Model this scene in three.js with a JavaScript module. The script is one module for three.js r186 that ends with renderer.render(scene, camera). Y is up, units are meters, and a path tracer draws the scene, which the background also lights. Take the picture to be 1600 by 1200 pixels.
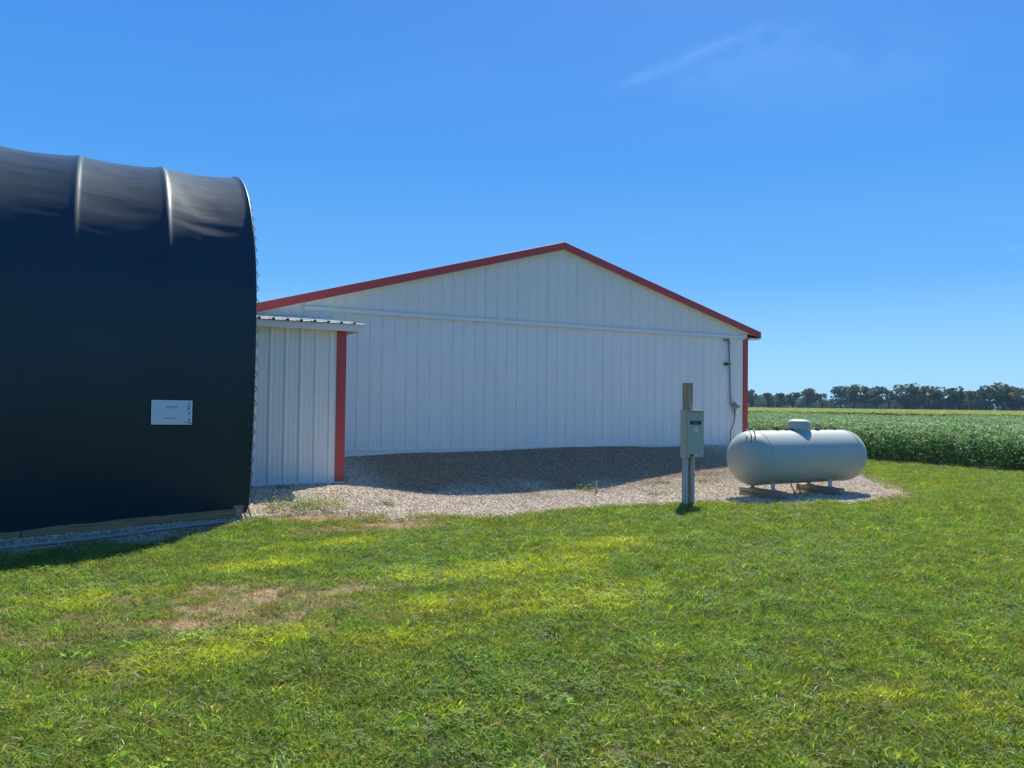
import * as THREE from 'three';
import { mergeGeometries } from 'three/addons/utils/BufferGeometryUtils.js';
import { RoundedBoxGeometry } from 'three/addons/geometries/RoundedBoxGeometry.js';

/* ---------- camera, sky, sun, exposure ---------- */
const scene = new THREE.Scene();
const camera = new THREE.PerspectiveCamera(53.06, 4 / 3, 0.1, 4000);
camera.position.set(0, 1.62, 0);
camera.rotation.order = 'YXZ';
camera.rotation.set(1.40 * Math.PI / 180, -28.3 * Math.PI / 180, 0.70 * Math.PI / 180);
scene.add(camera);

const SUN_EL = 53 * Math.PI / 180, SUN_AZ = 45.3 * Math.PI / 180;
const sunDir = new THREE.Vector3(Math.sin(SUN_AZ) * Math.cos(SUN_EL), Math.sin(SUN_EL), -Math.cos(SUN_AZ) * Math.cos(SUN_EL));
const sun = new THREE.DirectionalLight(new THREE.Color().setRGB(1, 0.94, 0.84), 5.0);
sun.position.copy(sunDir).multiplyScalar(80).add(new THREE.Vector3(8, 0, -12));
sun.target.position.set(8, 0, -12);
sun.castShadow = true; sun.shadow.radius = 1; sun.shadow.mapSize.set(4096, 4096);
Object.assign(sun.shadow.camera, { left: -40, right: 40, top: 40, bottom: -40, near: 1, far: 300 });
scene.add(sun, sun.target);
const EXPOSURE = 1.55;
scene.fog = new THREE.FogExp2(new THREE.Color().setRGB(0.36, 0.62, 0.92), 0.00032);

/* ---------- random, noise ---------- */
function rng(a) { return () => { a = (a + 0x6d2b79f5) | 0; let t = Math.imul(a ^ (a >>> 15), 1 | a); t = (t + Math.imul(t ^ (t >>> 7), 61 | t)) ^ t; return ((t ^ (t >>> 14)) >>> 0) / 4294967296; }; }
const hash = (x, y, s) => { let h = Math.imul(x | 0, 374761393) + Math.imul(y | 0, 668265263) + Math.imul(s | 0, 2147483647) | 0; h = Math.imul(h ^ (h >>> 13), 1274126177); return ((h ^ (h >>> 16)) >>> 0) / 4294967296; };
const mod = (a, n) => ((a % n) + n) % n;
function vnoise(x, y, s = 0, per = 0) {
  const ix = Math.floor(x), iy = Math.floor(y), fx = x - ix, fy = y - iy, u = fx * fx * (3 - 2 * fx), v = fy * fy * (3 - 2 * fy);
  const w = per ? (a) => mod(a, per) : (a) => a;
  const a = hash(w(ix), w(iy), s), b = hash(w(ix + 1), w(iy), s), c = hash(w(ix), w(iy + 1), s), d = hash(w(ix + 1), w(iy + 1), s);
  return (a + (b - a) * u) * (1 - v) + (c + (d - c) * u) * v;
}
function fbm(x, y, oct = 4, s = 0, per = 0) { let r = 0, a = 0.5, t = 0; for (let i = 0; i < oct; i++) { r += a * vnoise(x, y, s + i * 17, per); t += a; a *= 0.5; x *= 2; y *= 2; per *= 2; } return r / t; }
const clamp = (x, a = 0, b = 1) => Math.min(b, Math.max(a, x));
const sstep = (a, b, x) => { const t = clamp((x - a) / (b - a)); return t * t * (3 - 2 * t); };
const lerp = (a, b, t) => a + (b - a) * t;

/* ---------- sky: clear summer blue, paler at the horizon, faint high cirrus ---------- */
{
  const W = 2048, H = 1024, data = new Float32Array(W * H * 4);
  const table = [[0, 0.43, 0.74, 0.98], [4, 0.29, 0.63, 0.97], [9, 0.135, 0.44, 0.93], [17, 0.072, 0.325, 0.86], [28, 0.048, 0.245, 0.76], [50, 0.042, 0.19, 0.62], [90, 0.04, 0.16, 0.52]];
  const dirs = (...q) => new THREE.Vector3(...q).normalize();
  const wisps = [[[.5427, .3799, -.7491], [.6536, .4305, -.6225], .006, .30, 3], [[.5864, .370, -.7017], [.72, .42, -.5926], .022, .17, 8], [[.6415, .3646, -.6749], [.80, .37, -.50], .03, .14, 15], [[.20, .34, -.92], [.42, .40, -.82], .02, .06, 21], [[-.3, .36, .85], [.2, .44, .85], .02, .4, 27], [[-.8, .3, .3], [-.8, .4, -.2], .015, .4, 33]].map(([p, q, ...k]) => { const A = dirs(...p), B = dirs(...q); return [A.clone().cross(B).normalize(), A, B, ...k]; });
  for (let r = 0; r < H; r++) {
    const up = ((r + 0.5) / H - 0.5) * Math.PI, el = Math.max(0, up * 180 / Math.PI);
    let k = 0; while (k < table.length - 2 && el > table[k + 1][0]) k++;
    const t = clamp((el - table[k][0]) / (table[k + 1][0] - table[k][0]));
    for (let c = 0; c < W; c++) {
      const a = ((c + 0.5) / W - 0.5) * 2 * Math.PI, x = Math.cos(a) * Math.cos(up), z = Math.sin(a) * Math.cos(up), y = Math.sin(up);
      const ang = Math.acos(clamp(x * sunDir.x + y * sunDir.y + z * sunDir.z, -1, 1)) * 180 / Math.PI;
      const glow = Math.exp(-ang / 6.5) * 8 + Math.exp(-ang / 17) * 0.3 + Math.exp(-ang / 45) * 0.18;
      let cir = 0;
      if (y > 0.08) {
        const px = x / (y + 0.12), pz = z / (y + 0.12), q = px * 0.86 + pz * 0.5, p = -px * 0.5 + pz * 0.86;
        const w = fbm(q * 1.7 + 4, p * 1.7, 3, 5);
        cir = sstep(0.56, 0.92, fbm(q * 1.1 + w * 1.6, p * 5.5 + w * 2.2, 5, 31)) * sstep(0.44, 0.68, fbm(px * 0.9 + 7.3, pz * 0.9 + 1.1, 2, 77)) * sstep(0.08, 0.2, y) * 0.5;
      }
      for (const [n, a, b, wd, amp, sd] of wisps) { // single thin streaks of high ice cloud
        const off = x * n.x + y * n.y + z * n.z; if (Math.abs(off) > wd * 4) continue;
        const t = (a.x - b.x) ** 2 + (a.y - b.y) ** 2 + (a.z - b.z) ** 2, q = ((x - a.x) * (b.x - a.x) + (y - a.y) * (b.y - a.y) + (z - a.z) * (b.z - a.z)) / t;
        if (q < -.15 || q > 1.15) continue;
        const nz = fbm(q * 9 + sd, off * 60 + sd, 4, sd);
        cir += amp * Math.exp(-(((off + (nz - .5) * wd * 1.6) / wd) ** 2)) * sstep(-.15, .25, q) * sstep(1.15, .8, q) * (.35 + 1.1 * nz);
      }
      const i = (r * W + c) * 4, haze = [0.78, 0.97, 1.0], dim = 0.93 + 0.07 * clamp(1.5 - ang / 90);
      for (let j = 0; j < 3; j++) {
        let v = lerp(table[k][1 + j], table[k + 1][1 + j], t) * dim;
        v += glow * haze[j] * 0.20; v = lerp(v, v + 0.2 * haze[j], cir);
        data[i + j] = v * 0.675;
      }
      data[i + 3] = 1;
    }
  }
  const sky = new THREE.DataTexture(data, W, H, THREE.RGBAFormat, THREE.FloatType);
  sky.mapping = THREE.EquirectangularReflectionMapping; sky.magFilter = THREE.LinearFilter; sky.minFilter = THREE.LinearFilter; sky.needsUpdate = true;
  scene.background = sky; scene.environment = sky;
}

/* ---------- helpers ---------- */
const RGB = (r, g, b) => new THREE.Color().setRGB(r, g, b);
const taken = {}, baseOf = new Map();
function numbered(n) { const k = taken[n] = (taken[n] ?? -1) + 1; return k ? n + '_' + String(k).padStart(3, '0') : n; }
function tag(o, label, category, group, kind) { if (label) o.userData.label = label; if (category) o.userData.category = category; if (group) o.userData.group = group; if (kind) o.userData.kind = kind; return o; }
function thing(name, label, category, at, group) { const o = new THREE.Group(); o.name = numbered(name); o.position.set(...at); scene.add(o); baseOf.set(o, o.position); return tag(o, label, category, group); }
// a part: geometry given in world metres, moved into the axes of its thing
function part(name, geo, mat, parent, extra) {
  const b = baseOf.get(parent); if (b) geo.translate(-b.x, -b.y, -b.z);
  const m = new THREE.Mesh(geo, mat); m.name = name; m.castShadow = m.receiveShadow = true; parent.add(m); if (b) baseOf.set(m, b);
  if (extra) Object.assign(m.userData, extra); return m;
}
function solo(name, geo, mat, label, category, kind) { const m = new THREE.Mesh(geo, mat); m.name = numbered(name); m.castShadow = m.receiveShadow = true; scene.add(m); return tag(m, label, category, null, kind); }
function texOf(w, h, fn, srgb, rep) {
  const d = new Uint8Array(w * h * 4);
  for (let y = 0; y < h; y++) for (let x = 0; x < w; x++) { const v = fn(x / w, y / h, x, y), i = (y * w + x) * 4; for (let c = 0; c < 3; c++) d[i + c] = clamp(v[c] ?? v[0]) * 255; d[i + 3] = 255; }
  const t = new THREE.DataTexture(d, w, h, THREE.RGBAFormat); t.wrapS = t.wrapT = THREE.RepeatWrapping; t.magFilter = THREE.LinearFilter; t.minFilter = THREE.LinearMipmapLinearFilter; t.generateMipmaps = true;
  if (srgb) t.colorSpace = THREE.SRGBColorSpace; if (rep) t.repeat.set(...rep); t.needsUpdate = true; return t;
}
function quadGeo(list) { // list of [a,b,c,d] corner arrays with uv pairs
  const p = [], u = [];
  for (const { q, uv } of list) for (const k of [0, 1, 2, 0, 2, 3]) { p.push(...q[k]); u.push(...uv[k]); }
  const g = new THREE.BufferGeometry(); g.setAttribute('position', new THREE.Float32BufferAttribute(p, 3)); g.setAttribute('uv', new THREE.Float32BufferAttribute(u, 2)); g.computeVertexNormals(); return g;
}
function boxUV(x0, x1, y0, y1, z0, z1, r = 0.004) { // a bevelled box with uv in metres
  const g = new RoundedBoxGeometry(x1 - x0, y1 - y0, z1 - z0, 1, r); g.translate((x0 + x1) / 2, (y0 + y1) / 2, (z0 + z1) / 2); return uvBox(g);
}
function uvBox(g) {
  const p = g.attributes.position, n = g.attributes.normal, u = new Float32Array(p.count * 2);
  for (let i = 0; i < p.count; i++) {
    const ax = Math.abs(n.getX(i)), ay = Math.abs(n.getY(i)), az = Math.abs(n.getZ(i));
    if (ax > ay && ax > az) { u[i * 2] = p.getZ(i); u[i * 2 + 1] = p.getY(i); } else if (ay > az) { u[i * 2] = p.getX(i); u[i * 2 + 1] = p.getZ(i); } else { u[i * 2] = p.getX(i); u[i * 2 + 1] = p.getY(i); }
  }
  g.setAttribute('uv', new THREE.BufferAttribute(u, 2)); return g;
}
const V = (...a) => new THREE.Vector3(...a);
function tube(points, r, sides = 8, seg = 0) { return new THREE.TubeGeometry(new THREE.CatmullRomCurve3(points.map((p) => V(...p)), false, 'catmullrom', 0.4), seg || points.length * 8, r, sides); }
function rod(a, b, r, r2 = r, sides = 10) { const A = V(...a), B = V(...b), d = B.clone().sub(A), g = new THREE.CylinderGeometry(r2, r, d.length(), sides); g.applyQuaternion(new THREE.Quaternion().setFromUnitVectors(V(0, 1, 0), d.clone().normalize())); g.translate(...A.add(B).multiplyScalar(0.5).toArray()); return g; }
const clean = (g) => { const o = g.index ? g.toNonIndexed() : g; for (const k of Object.keys(o.attributes)) if (!['position', 'normal', 'uv'].includes(k)) o.deleteAttribute(k); return o; };
const merge = (list) => mergeGeometries(list.map(clean));

/* ---------- materials ---------- */
const grime = texOf(512, 512, (u, v) => { const s = fbm(u * 48, v * 3, 3, 3, 0) * 0.4 + fbm(u * 6, v * 6, 4, 9, 6) * 0.6; return [0.90 + 0.1 * s, 0.905 + 0.095 * s, 0.90 + 0.1 * s]; }, false, [1 / 3, 1 / 3]);
const dent = texOf(256, 256, (u, v) => [fbm(u * 4, v * 4, 3, 21, 4)], false, [1 / 1.3, 1 / 1.9]);
const M = {};
M.white = new THREE.MeshPhysicalMaterial({ color: RGB(0.765, 0.80, 0.765), map: grime, roughness: 0.5, bumpMap: dent, bumpScale: 0.002 });
M.gable = M.white.clone(); M.gable.color.setRGB(0.76, 0.775, 0.70);
M.cream = new THREE.MeshStandardMaterial({ color: RGB(0.80, 0.78, 0.70), map: grime, roughness: 0.5 });
M.red = new THREE.MeshPhysicalMaterial({ color: RGB(0.44, 0.050, 0.042), map: grime, roughness: 0.5, clearcoat: 0.2, clearcoatRoughness: 0.35 });
M.concrete = new THREE.MeshStandardMaterial({ color: RGB(0.36, 0.35, 0.33), roughness: 0.95 });
M.screw = new THREE.MeshStandardMaterial({ color: RGB(0.28, 0.29, 0.30), roughness: 0.5, metalness: 0.3 });
const weave = texOf(256, 256, (u, v, x, y) => [0.5 + 0.25 * Math.sin(x * Math.PI / 2) * Math.cos(y * Math.PI / 2) + 0.25 * (fbm(u * 8, v * 8, 3, 2, 8) - 0.5)], false, [8, 8]);
const fade = texOf(512, 512, (u, v) => { const s = fbm(u * 5, v * 5, 5, 61, 5), k = 0.75 + 0.5 * s, d = sstep(0.6, 0.8, fbm(u * 3 + 0.3, v * 9, 4, 14, 3)) * 0.25; return [0.5 * k + d * 0.4, 0.5 * k + d * 0.36, 0.5 * k + d * 0.25]; }, false, [0.16, 0.16]);
M.tarp = new THREE.MeshPhysicalMaterial({ color: RGB(0.020, 0.044, 0.062), map: fade, roughness: 0.42, bumpMap: weave, bumpScale: 0.0006, specularColor: RGB(.72, .92, 1), specularIntensity: 1, sheen: 1, sheenRoughness: 0.45, sheenColor: RGB(0.17, 0.29, 0.35) });
M.rope = new THREE.MeshStandardMaterial({ color: RGB(0.12, 0.12, 0.12), roughness: 0.85 });
const woodTex = texOf(512, 512, (u, v) => { const g = fbm(u * 2.2 + 0.12 * fbm(u * 4, v * 3, 2, 5), v * 34, 4, 44), k = 0.62 + 0.5 * g - 0.25 * sstep(0.66, 0.72, fbm(u * 3, v * 60, 2, 8)); return [k, k * 0.98, k * 0.95]; }, false, [0.6, 1.6]);
const woodUp = woodTex.clone(); woodUp.rotation = Math.PI / 2; woodUp.needsUpdate = true;
M.board = new THREE.MeshStandardMaterial({ color: RGB(0.36, 0.22, 0.11), map: woodTex, roughness: 0.85, bumpMap: woodTex, bumpScale: 0.002 });
M.stake = new THREE.MeshStandardMaterial({ color: RGB(0.42, 0.34, 0.22), map: woodUp, roughness: 0.85, bumpMap: woodUp, bumpScale: 0.002 });
M.postwood = new THREE.MeshStandardMaterial({ color: RGB(0.42, 0.33, 0.20), map: woodUp, roughness: 0.88, bumpMap: woodUp, bumpScale: 0.003 });
M.tie = new THREE.MeshStandardMaterial({ color: RGB(0.38, 0.33, 0.26), map: woodTex, roughness: 0.92, bumpMap: woodTex, bumpScale: 0.004 });
M.tank = new THREE.MeshPhysicalMaterial({ color: RGB(0.40, 0.445, 0.385), map: grime, roughness: 0.5 });
M.seam = new THREE.MeshStandardMaterial({ color: RGB(0.36, 0.40, 0.35), roughness: 0.5 });
M.dark = new THREE.MeshStandardMaterial({ color: RGB(0.035, 0.035, 0.038), roughness: 0.55 });
M.boxgrey = new THREE.MeshPhysicalMaterial({ color: RGB(0.44, 0.43, 0.34), map: grime, roughness: 0.5 });
M.pvc = new THREE.MeshStandardMaterial({ color: RGB(0.27, 0.26, 0.24), map: grime, roughness: 0.45 });
M.pipe = new THREE.MeshStandardMaterial({ color: RGB(0.17, 0.175, 0.18), roughness: 0.6 });
M.conduit = new THREE.MeshStandardMaterial({ color: RGB(0.46, 0.455, 0.44), map: grime, roughness: 0.5 });
M.pale = new THREE.MeshStandardMaterial({ color: RGB(0.62, 0.63, 0.62), roughness: 0.5 });
M.metal = new THREE.MeshStandardMaterial({ color: RGB(0.55, 0.55, 0.54), roughness: 0.38, metalness: 0.85 });

/* ---------- terrain ---------- */
const ctl = [ // x, z, height: bank of gravel against the barn, shallow hollow in front of it, lawn
  [2.2, -15.4, .42], [4.4, -15.3, .50], [5.7, -15.3, .53], [7, -15.3, .54], [9.6, -15.3, .585], [11.4, -15.3, .57], [13.1, -15.3, .55], [14.4, -15.3, .54], [15.6, -15.3, .42],
  [2.2, -13.3, .17], [3.0, -13.3, .19], [3.9, -13.3, .19], [3, -12.0, .18], [3.9, -12.2, .12], [2.2, -11.9, .17], [4.8, -13.5, .14], [2.3, -11.0, .05],
  [4.9, -12.4, .0], [5.4, -12.35, -.05], [6.1, -12.3, -.06], [7.5, -12.35, -.04], [8.9, -12.5, -.06], [9.8, -12.7, .03], [11.6, -13.0, .16], [12.6, -13.2, .2], [5.4, -11.4, -.08], [8, -11.2, -.07], [7, -10.4, -.05], [4.5, -10.6, -.04], [10, -11.7, .0], [9.8, -14.0, .24], [7, -14.0, .22], [12.3, -14.3, .34], [5.2, -14.1, .2],
  [11.2, -9.9, 0], [8.4, -9.6, 0], [13.5, -10, 0], [15.5, -12, .02], [17.2, -15.3, .02], [16, -13.4, .12], [18, -20, 0], [20.5, -12, 0], [20.5, -20, 0], [20.5, -4, 0],
  [1.7, -10.5, .02], [0.4, -10.2, -.02], [-1, -10.0, -.07], [-3, -10, -.08], [-.85, -9.4, -.07], [.3, -9.3, -.04], [1.2, -9.6, -.02], [-1, -8.5, -.08], [1, -7, 0], [3, -7, 0], [5, -8, 0], [9, -7, 0], [1.5, -4, 0], [-2, -5, -.02], [4, -3, 0], [0, 0, 0], [8, -2, 0], [14, -6, 0], [-6, -8, -.05], [-6, -14, 0], [0, -14, .1], [0, -19, .3], [9, -21, .4], [15, -21, .25], [-6, -20, 0], [-6, 0, 0], [8, 3, 0], [16, 0, 0],
];
const tps = (() => {
  const n = ctl.length, N = n + 3, U = (r2) => (r2 < 1e-9 ? 0 : r2 * Math.log(r2) * 0.5), A = [];
  for (let i = 0; i < N; i++) {
    const row = new Float64Array(N + 1);
    if (i < n) { for (let j = 0; j < n; j++) row[j] = U((ctl[i][0] - ctl[j][0]) ** 2 + (ctl[i][1] - ctl[j][1]) ** 2); row[i] += 0.02; row[n] = 1; row[n + 1] = ctl[i][0]; row[n + 2] = ctl[i][1]; row[N] = ctl[i][2]; }
    else for (let j = 0; j < n; j++) row[j] = i === n ? 1 : ctl[j][i - n - 1];
    A.push(row);
  }
  for (let i = 0; i < N; i++) {
    let p = i; for (let k = i + 1; k < N; k++) if (Math.abs(A[k][i]) > Math.abs(A[p][i])) p = k;
    [A[i], A[p]] = [A[p], A[i]];
    for (let k = 0; k < N; k++) if (k !== i) { const f = A[k][i] / A[i][i]; if (f) for (let j = i; j <= N; j++) A[k][j] -= f * A[i][j]; }
  }
  const w = A.map((r, i) => r[N] / r[i]);
  return (x, z) => { let s = w[n] + w[n + 1] * x + w[n + 2] * z; for (let i = 0; i < n; i++) s += w[i] * U((ctl[i][0] - x) ** 2 + (ctl[i][1] - z) ** 2); return s; };
})();
function rawHeight(x, z) {
  const m = sstep(-7.5, -4, x) * sstep(21, 18.5, x) * sstep(-23, -20, z) * sstep(3, 0, z);
  let h = m > 0 ? m * tps(x, z) : 0;
  if (x > 15.8) h = Math.min(h, 0.3);
  return h + (fbm(x * 0.9, z * 0.9, 3, 12) - 0.5) * 0.035 * sstep(60, 30, Math.hypot(x, z)) + (fbm(x * 0.02, z * 0.02, 2, 6) - 0.5) * 0;
}
const GX0 = -14, GZ0 = -30, GS = 0.15, GNX = 240, GNZ = 220, grid = new Float32Array((GNX + 1) * (GNZ + 1));
for (let j = 0; j <= GNZ; j++) for (let i = 0; i <= GNX; i++) grid[j * (GNX + 1) + i] = rawHeight(GX0 + i * GS, GZ0 + j * GS);
function height(x, z) {
  const fx = (x - GX0) / GS, fz = (z - GZ0) / GS, i = Math.floor(fx), j = Math.floor(fz);
  if (i < 0 || j < 0 || i >= GNX || j >= GNZ) return 0;
  const u = fx - i, v = fz - j, k = j * (GNX + 1) + i;
  return lerp(lerp(grid[k], grid[k + 1], u), lerp(grid[k + GNX + 1], grid[k + GNX + 2], u), v);
}

/* gravel outline (x, z), and the signed distance to it (positive inside) */
const gravelEdge = [[-3.2, -9.72], [-0.85, -9.76], [-0.16, -9.82], [0.3, -9.70], [0.67, -9.76], [1.27, -10.11], [1.83, -10.6], [2.3, -10.75], [2.96, -10.6], [3.56, -10.33], [4.45, -10.14], [5.03, -9.95], [5.6, -9.84], [6.29, -10.15], [7.06, -10.05], [7.77, -10.0], [8.26, -9.78], [9.06, -9.5], [9.6, -9.12], [10.71, -8.86], [11.75, -8.72], [13.1, -8.98], [14.5, -10.4], [15.9, -12.1], [16.6, -14.2], [16.9, -17], [16.9, -30], [-3.2, -30]];
function insideEdge(x, z, poly) {
  let inside = false, d = 1e9;
  for (let i = 0, j = poly.length - 1; i < poly.length; j = i++) {
    const [ax, az] = poly[j], [bx, bz] = poly[i];
    if ((az > z) !== (bz > z) && x < (bx - ax) * (z - az) / (bz - az) + ax) inside = !inside;
    const dx = bx - ax, dz = bz - az, t = clamp(((x - ax) * dx + (z - az) * dz) / (dx * dx + dz * dz));
    d = Math.min(d, Math.hypot(x - ax - t * dx, z - az - t * dz));
  }
  return inside ? d : -d;
}
const gravelD = (x, z) => insideEdge(x, z, gravelEdge) + (fbm(x * 1.6, z * 1.6, 4, 3) - 0.5) * 0.75;
const FIELD_X = 20.8;
const blob = (x, z, cx, cz, rx, rz, a = 0) => { const c = Math.cos(a), s = Math.sin(a), dx = x - cx, dz = z - cz; return 1 - Math.hypot((dx * c + dz * s) / rx, (-dx * s + dz * c) / rz); };
// bare and straw-coloured patches of the lawn
function dryness(x, z) {
  const n = (fbm(x * 1.7, z * 1.7, 4, 41) - 0.5) * 1.5, n2 = (fbm(x * 0.5, z * 0.5, 3, 51) - 0.5);
  const n3 = (fbm(x * 5 + 3, z * 8, 3, 45) - 0.5) * 1.9;
  let d = Math.max(blob(x, z, 0.85, -6.25, 1.7, 1.1, 0.1) * 1.0 + n * 0.8 + n3 - 0.08, blob(x, z, 2.75, -10.6, 0.8, 0.7) * 1.0 + n * 0.8, blob(x, z, 3.3, -9.7, 1.3, 0.5) * 0.7 + n, blob(x, z, -0.2, -5.2, 1.1, 0.7) * 0.3 + n * .6 + n3 * .6 - .2);
  return clamp(Math.max(d, n * 0.5 + n2 * 0.9 - 0.22));
}
const BR = [[3.4, -6.6, 1.2, .7], [3.5, -5.4, 1.1, .6], [2.4, -5.6, .7, .4], [1.75, -5.0, .6, .35], [1.0, -5.35, .8, .3], [.4, -5.1, .6, .3], [-.2, -7.2, .8, .5], [1.4, -7.8, .7, .4], [4.1, -6.7, .9, .6], [3.96, -2.8, .35, .2], [4.2, -2.5, .25, .15], [2.9, -2.8, .3, .2], [5.2, -7.2, 1.0, .5], [2.5, -8.6, .8, .4]];
function bright(x, z) { const n = (fbm(x * 2.3, z * 2.3, 3, 91) - 0.5) * 1.3; let d = n * 0.55 - 0.12; for (const b of BR) d = Math.max(d, blob(x, z, ...b) * 1.1 + n * 0.9); return clamp(d); }

/* ground: one sheet to the horizon */
{
  const xs = [], zs = [];
  for (let i = 0; i <= GNX; i += 1) xs.push(GX0 + i * GS); for (let j = 0; j <= GNZ; j += 1) zs.push(GZ0 + j * GS);
  for (const d of [1, 4, 12, 40, 120, 400, 1200, 3000]) { xs.push(GX0 + GNX * GS + d); xs.unshift(GX0 - d); zs.push(GZ0 + GNZ * GS + d); zs.unshift(GZ0 - d); }
  const p = [], u = [], c = [], idx = [];
  for (const z of zs) for (const x of xs) {
    p.push(x, height(x, z), z); u.push(x, z);
    const dr = dryness(x, z), near = Math.hypot(x - 6, z + 10) < 40 ? 1 : 0, n = 0.75 + 0.5 * fbm(x * 3, z * 3, 3, 8);
    const s = near ? [lerp(.075, .30, dr), lerp(.085, .22, dr), lerp(.025, .12, dr)] : [.07, .10, .03];
    c.push(s[0] * n, s[1] * n, s[2] * n);
  }
  const w = xs.length;
  for (let j = 0; j < zs.length - 1; j++) for (let i = 0; i < w - 1; i++) { const a = j * w + i; idx.push(a, a + w, a + 1, a + 1, a + w, a + w + 1); }
  const g = new THREE.BufferGeometry(); g.setAttribute('position', new THREE.Float32BufferAttribute(p, 3)); g.setAttribute('uv', new THREE.Float32BufferAttribute(u, 2)); g.setAttribute('color', new THREE.Float32BufferAttribute(c, 3)); g.setIndex(idx); g.computeVertexNormals();
  const soil = texOf(512, 512, (u, v) => { const k = 0.55 + 0.7 * fbm(u * 24, v * 24, 4, 71, 24); return [k, k * 0.98, k * 0.94]; }, false, [1.1, 1.1]);
  solo('ground', g, new THREE.MeshStandardMaterial({ vertexColors: true, map: soil, roughness: 1, bumpMap: soil, bumpScale: 0.01 }), 'lawn soil that lies under the grass and runs out flat to the fields', 'ground', 'structure');
}
/* gravel bed: a sheet 4 mm above, and loose stones over it */
{
  const S = 0.08, x0 = -3.2, z0 = -18, nx = 255, nz = 120, p = [], u = [], idx = [], at = new Map();
  const vert = (i, j) => { const k = i * 1000 + j; if (!at.has(k)) { const x = x0 + i * S, z = z0 + j * S; at.set(k, p.length / 3); p.push(x, height(x, z) + 0.004, z); u.push(x, z); } return at.get(k); };
  for (let j = 0; j < nz; j++) for (let i = 0; i < nx; i++) if (gravelD(x0 + (i + .5) * S, z0 + (j + .5) * S) > 0) { const a = vert(i, j), b = vert(i + 1, j), c = vert(i, j + 1), d = vert(i + 1, j + 1); idx.push(a, c, b, b, c, d); }
  const g = new THREE.BufferGeometry(); g.setAttribute('position', new THREE.Float32BufferAttribute(p, 3)); g.setAttribute('uv', new THREE.Float32BufferAttribute(u, 2)); g.setIndex(idx); g.computeVertexNormals();
  const pts = [], R = rng(5); for (let i = 0; i < 1024; i++) pts.push([R(), R(), R()]);
  const cell = Array.from({ length: 32 * 32 }, () => []); pts.forEach((q) => cell[Math.floor(q[1] * 32) * 32 + Math.floor(q[0] * 32)].push(q));
  const worley = (a, b) => { let m = 9, id = 0, m2 = 9; const ci = Math.floor(a * 32), cj = Math.floor(b * 32); for (let dj = -2; dj <= 2; dj++) for (let di = -2; di <= 2; di++) for (const q of cell[mod(cj + dj, 32) * 32 + mod(ci + di, 32)]) { let dx = Math.abs(q[0] - a), dy = Math.abs(q[1] - b); dx = Math.min(dx, 1 - dx); dy = Math.min(dy, 1 - dy); const d = Math.hypot(dx, dy); if (d < m) { m2 = m; m = d; id = q[2]; } else if (d < m2) m2 = d; } return [m2 - m, id, m]; };
  const bump = texOf(512, 512, (a, b) => { const [e, , m] = worley(a, b); return [clamp(e * 40) * clamp(1 - m * 18)]; }, false, [1, 1]);
  const col = texOf(512, 512, (a, b) => { const [e, id] = worley(a, b), k = (0.42 + 0.5 * id) * (0.45 + 0.55 * clamp(e * 60)); return [k, k * (0.93 - 0.03 * id), k * 0.82]; }, false, [1, 1]);
  solo('gravel', g, new THREE.MeshStandardMaterial({ color: RGB(0.62, 0.53, 0.40), map: col, roughness: 0.95, bumpMap: bump, bumpScale: 0.014 }), 'bed of pale crushed stone between the barn, the shed and the lawn', 'gravel', 'structure');
}

/* ---------- ribbed steel sheets ---------- */
// offsets of a sheet's face from its plane, across one rib pitch beginning at the rib
function ribLine(a, b, pitch, first, h = 0.019) {
  const pts = [];
  for (let c = first + Math.floor((a - first) / pitch - 1) * pitch; c < b + pitch; c += pitch) {
    pts.push([c - .032, 0], [c - .013, h], [c + .013, h], [c + .032, 0]);
    for (const k of [1 / 3, 2 / 3]) { const m = c + pitch * k; pts.push([m - .017, 0], [m - .008, h * 0.12], [m + .008, h * 0.12], [m + .017, 0]); }
  }
  const out = []; let prev = null;
  for (const q of pts) {
    if (q[0] >= a && prev && prev[0] < a) { const t = (a - prev[0]) / (q[0] - prev[0]); out.push([a, lerp(prev[1], q[1], t)]); }
    if (q[0] >= a && q[0] <= b) out.push(q);
    if (q[0] > b && prev && prev[0] <= b) { const t = (b - prev[0]) / (q[0] - prev[0]); out.push([b, lerp(prev[1], q[1], t)]); break; }
    prev = q;
  }
  return out;
}
function sheet(a, b, pitch, first, y0, y1, place, h) { // place(s, y, off) -> [x, y, z]
  const L = ribLine(a, b, pitch, first, h), list = [], f0 = typeof y0 === 'function' ? y0 : () => y0, f1 = typeof y1 === 'function' ? y1 : () => y1;
  for (let i = 0; i < L.length - 1; i++) {
    const [s, o] = L[i], [t, p] = L[i + 1]; if (t - s < 1e-6) continue;
    const n = 1;
    for (let k = 0; k < n; k++) list.push({ q: [place(s, f0(s), o), place(t, f0(t), p), place(t, f1(t), p), place(s, f1(s), o)], uv: [[s, f0(s)], [t, f0(t)], [t, f1(t)], [s, f1(s)]] });
  }
  return quadGeo(list);
}

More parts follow.
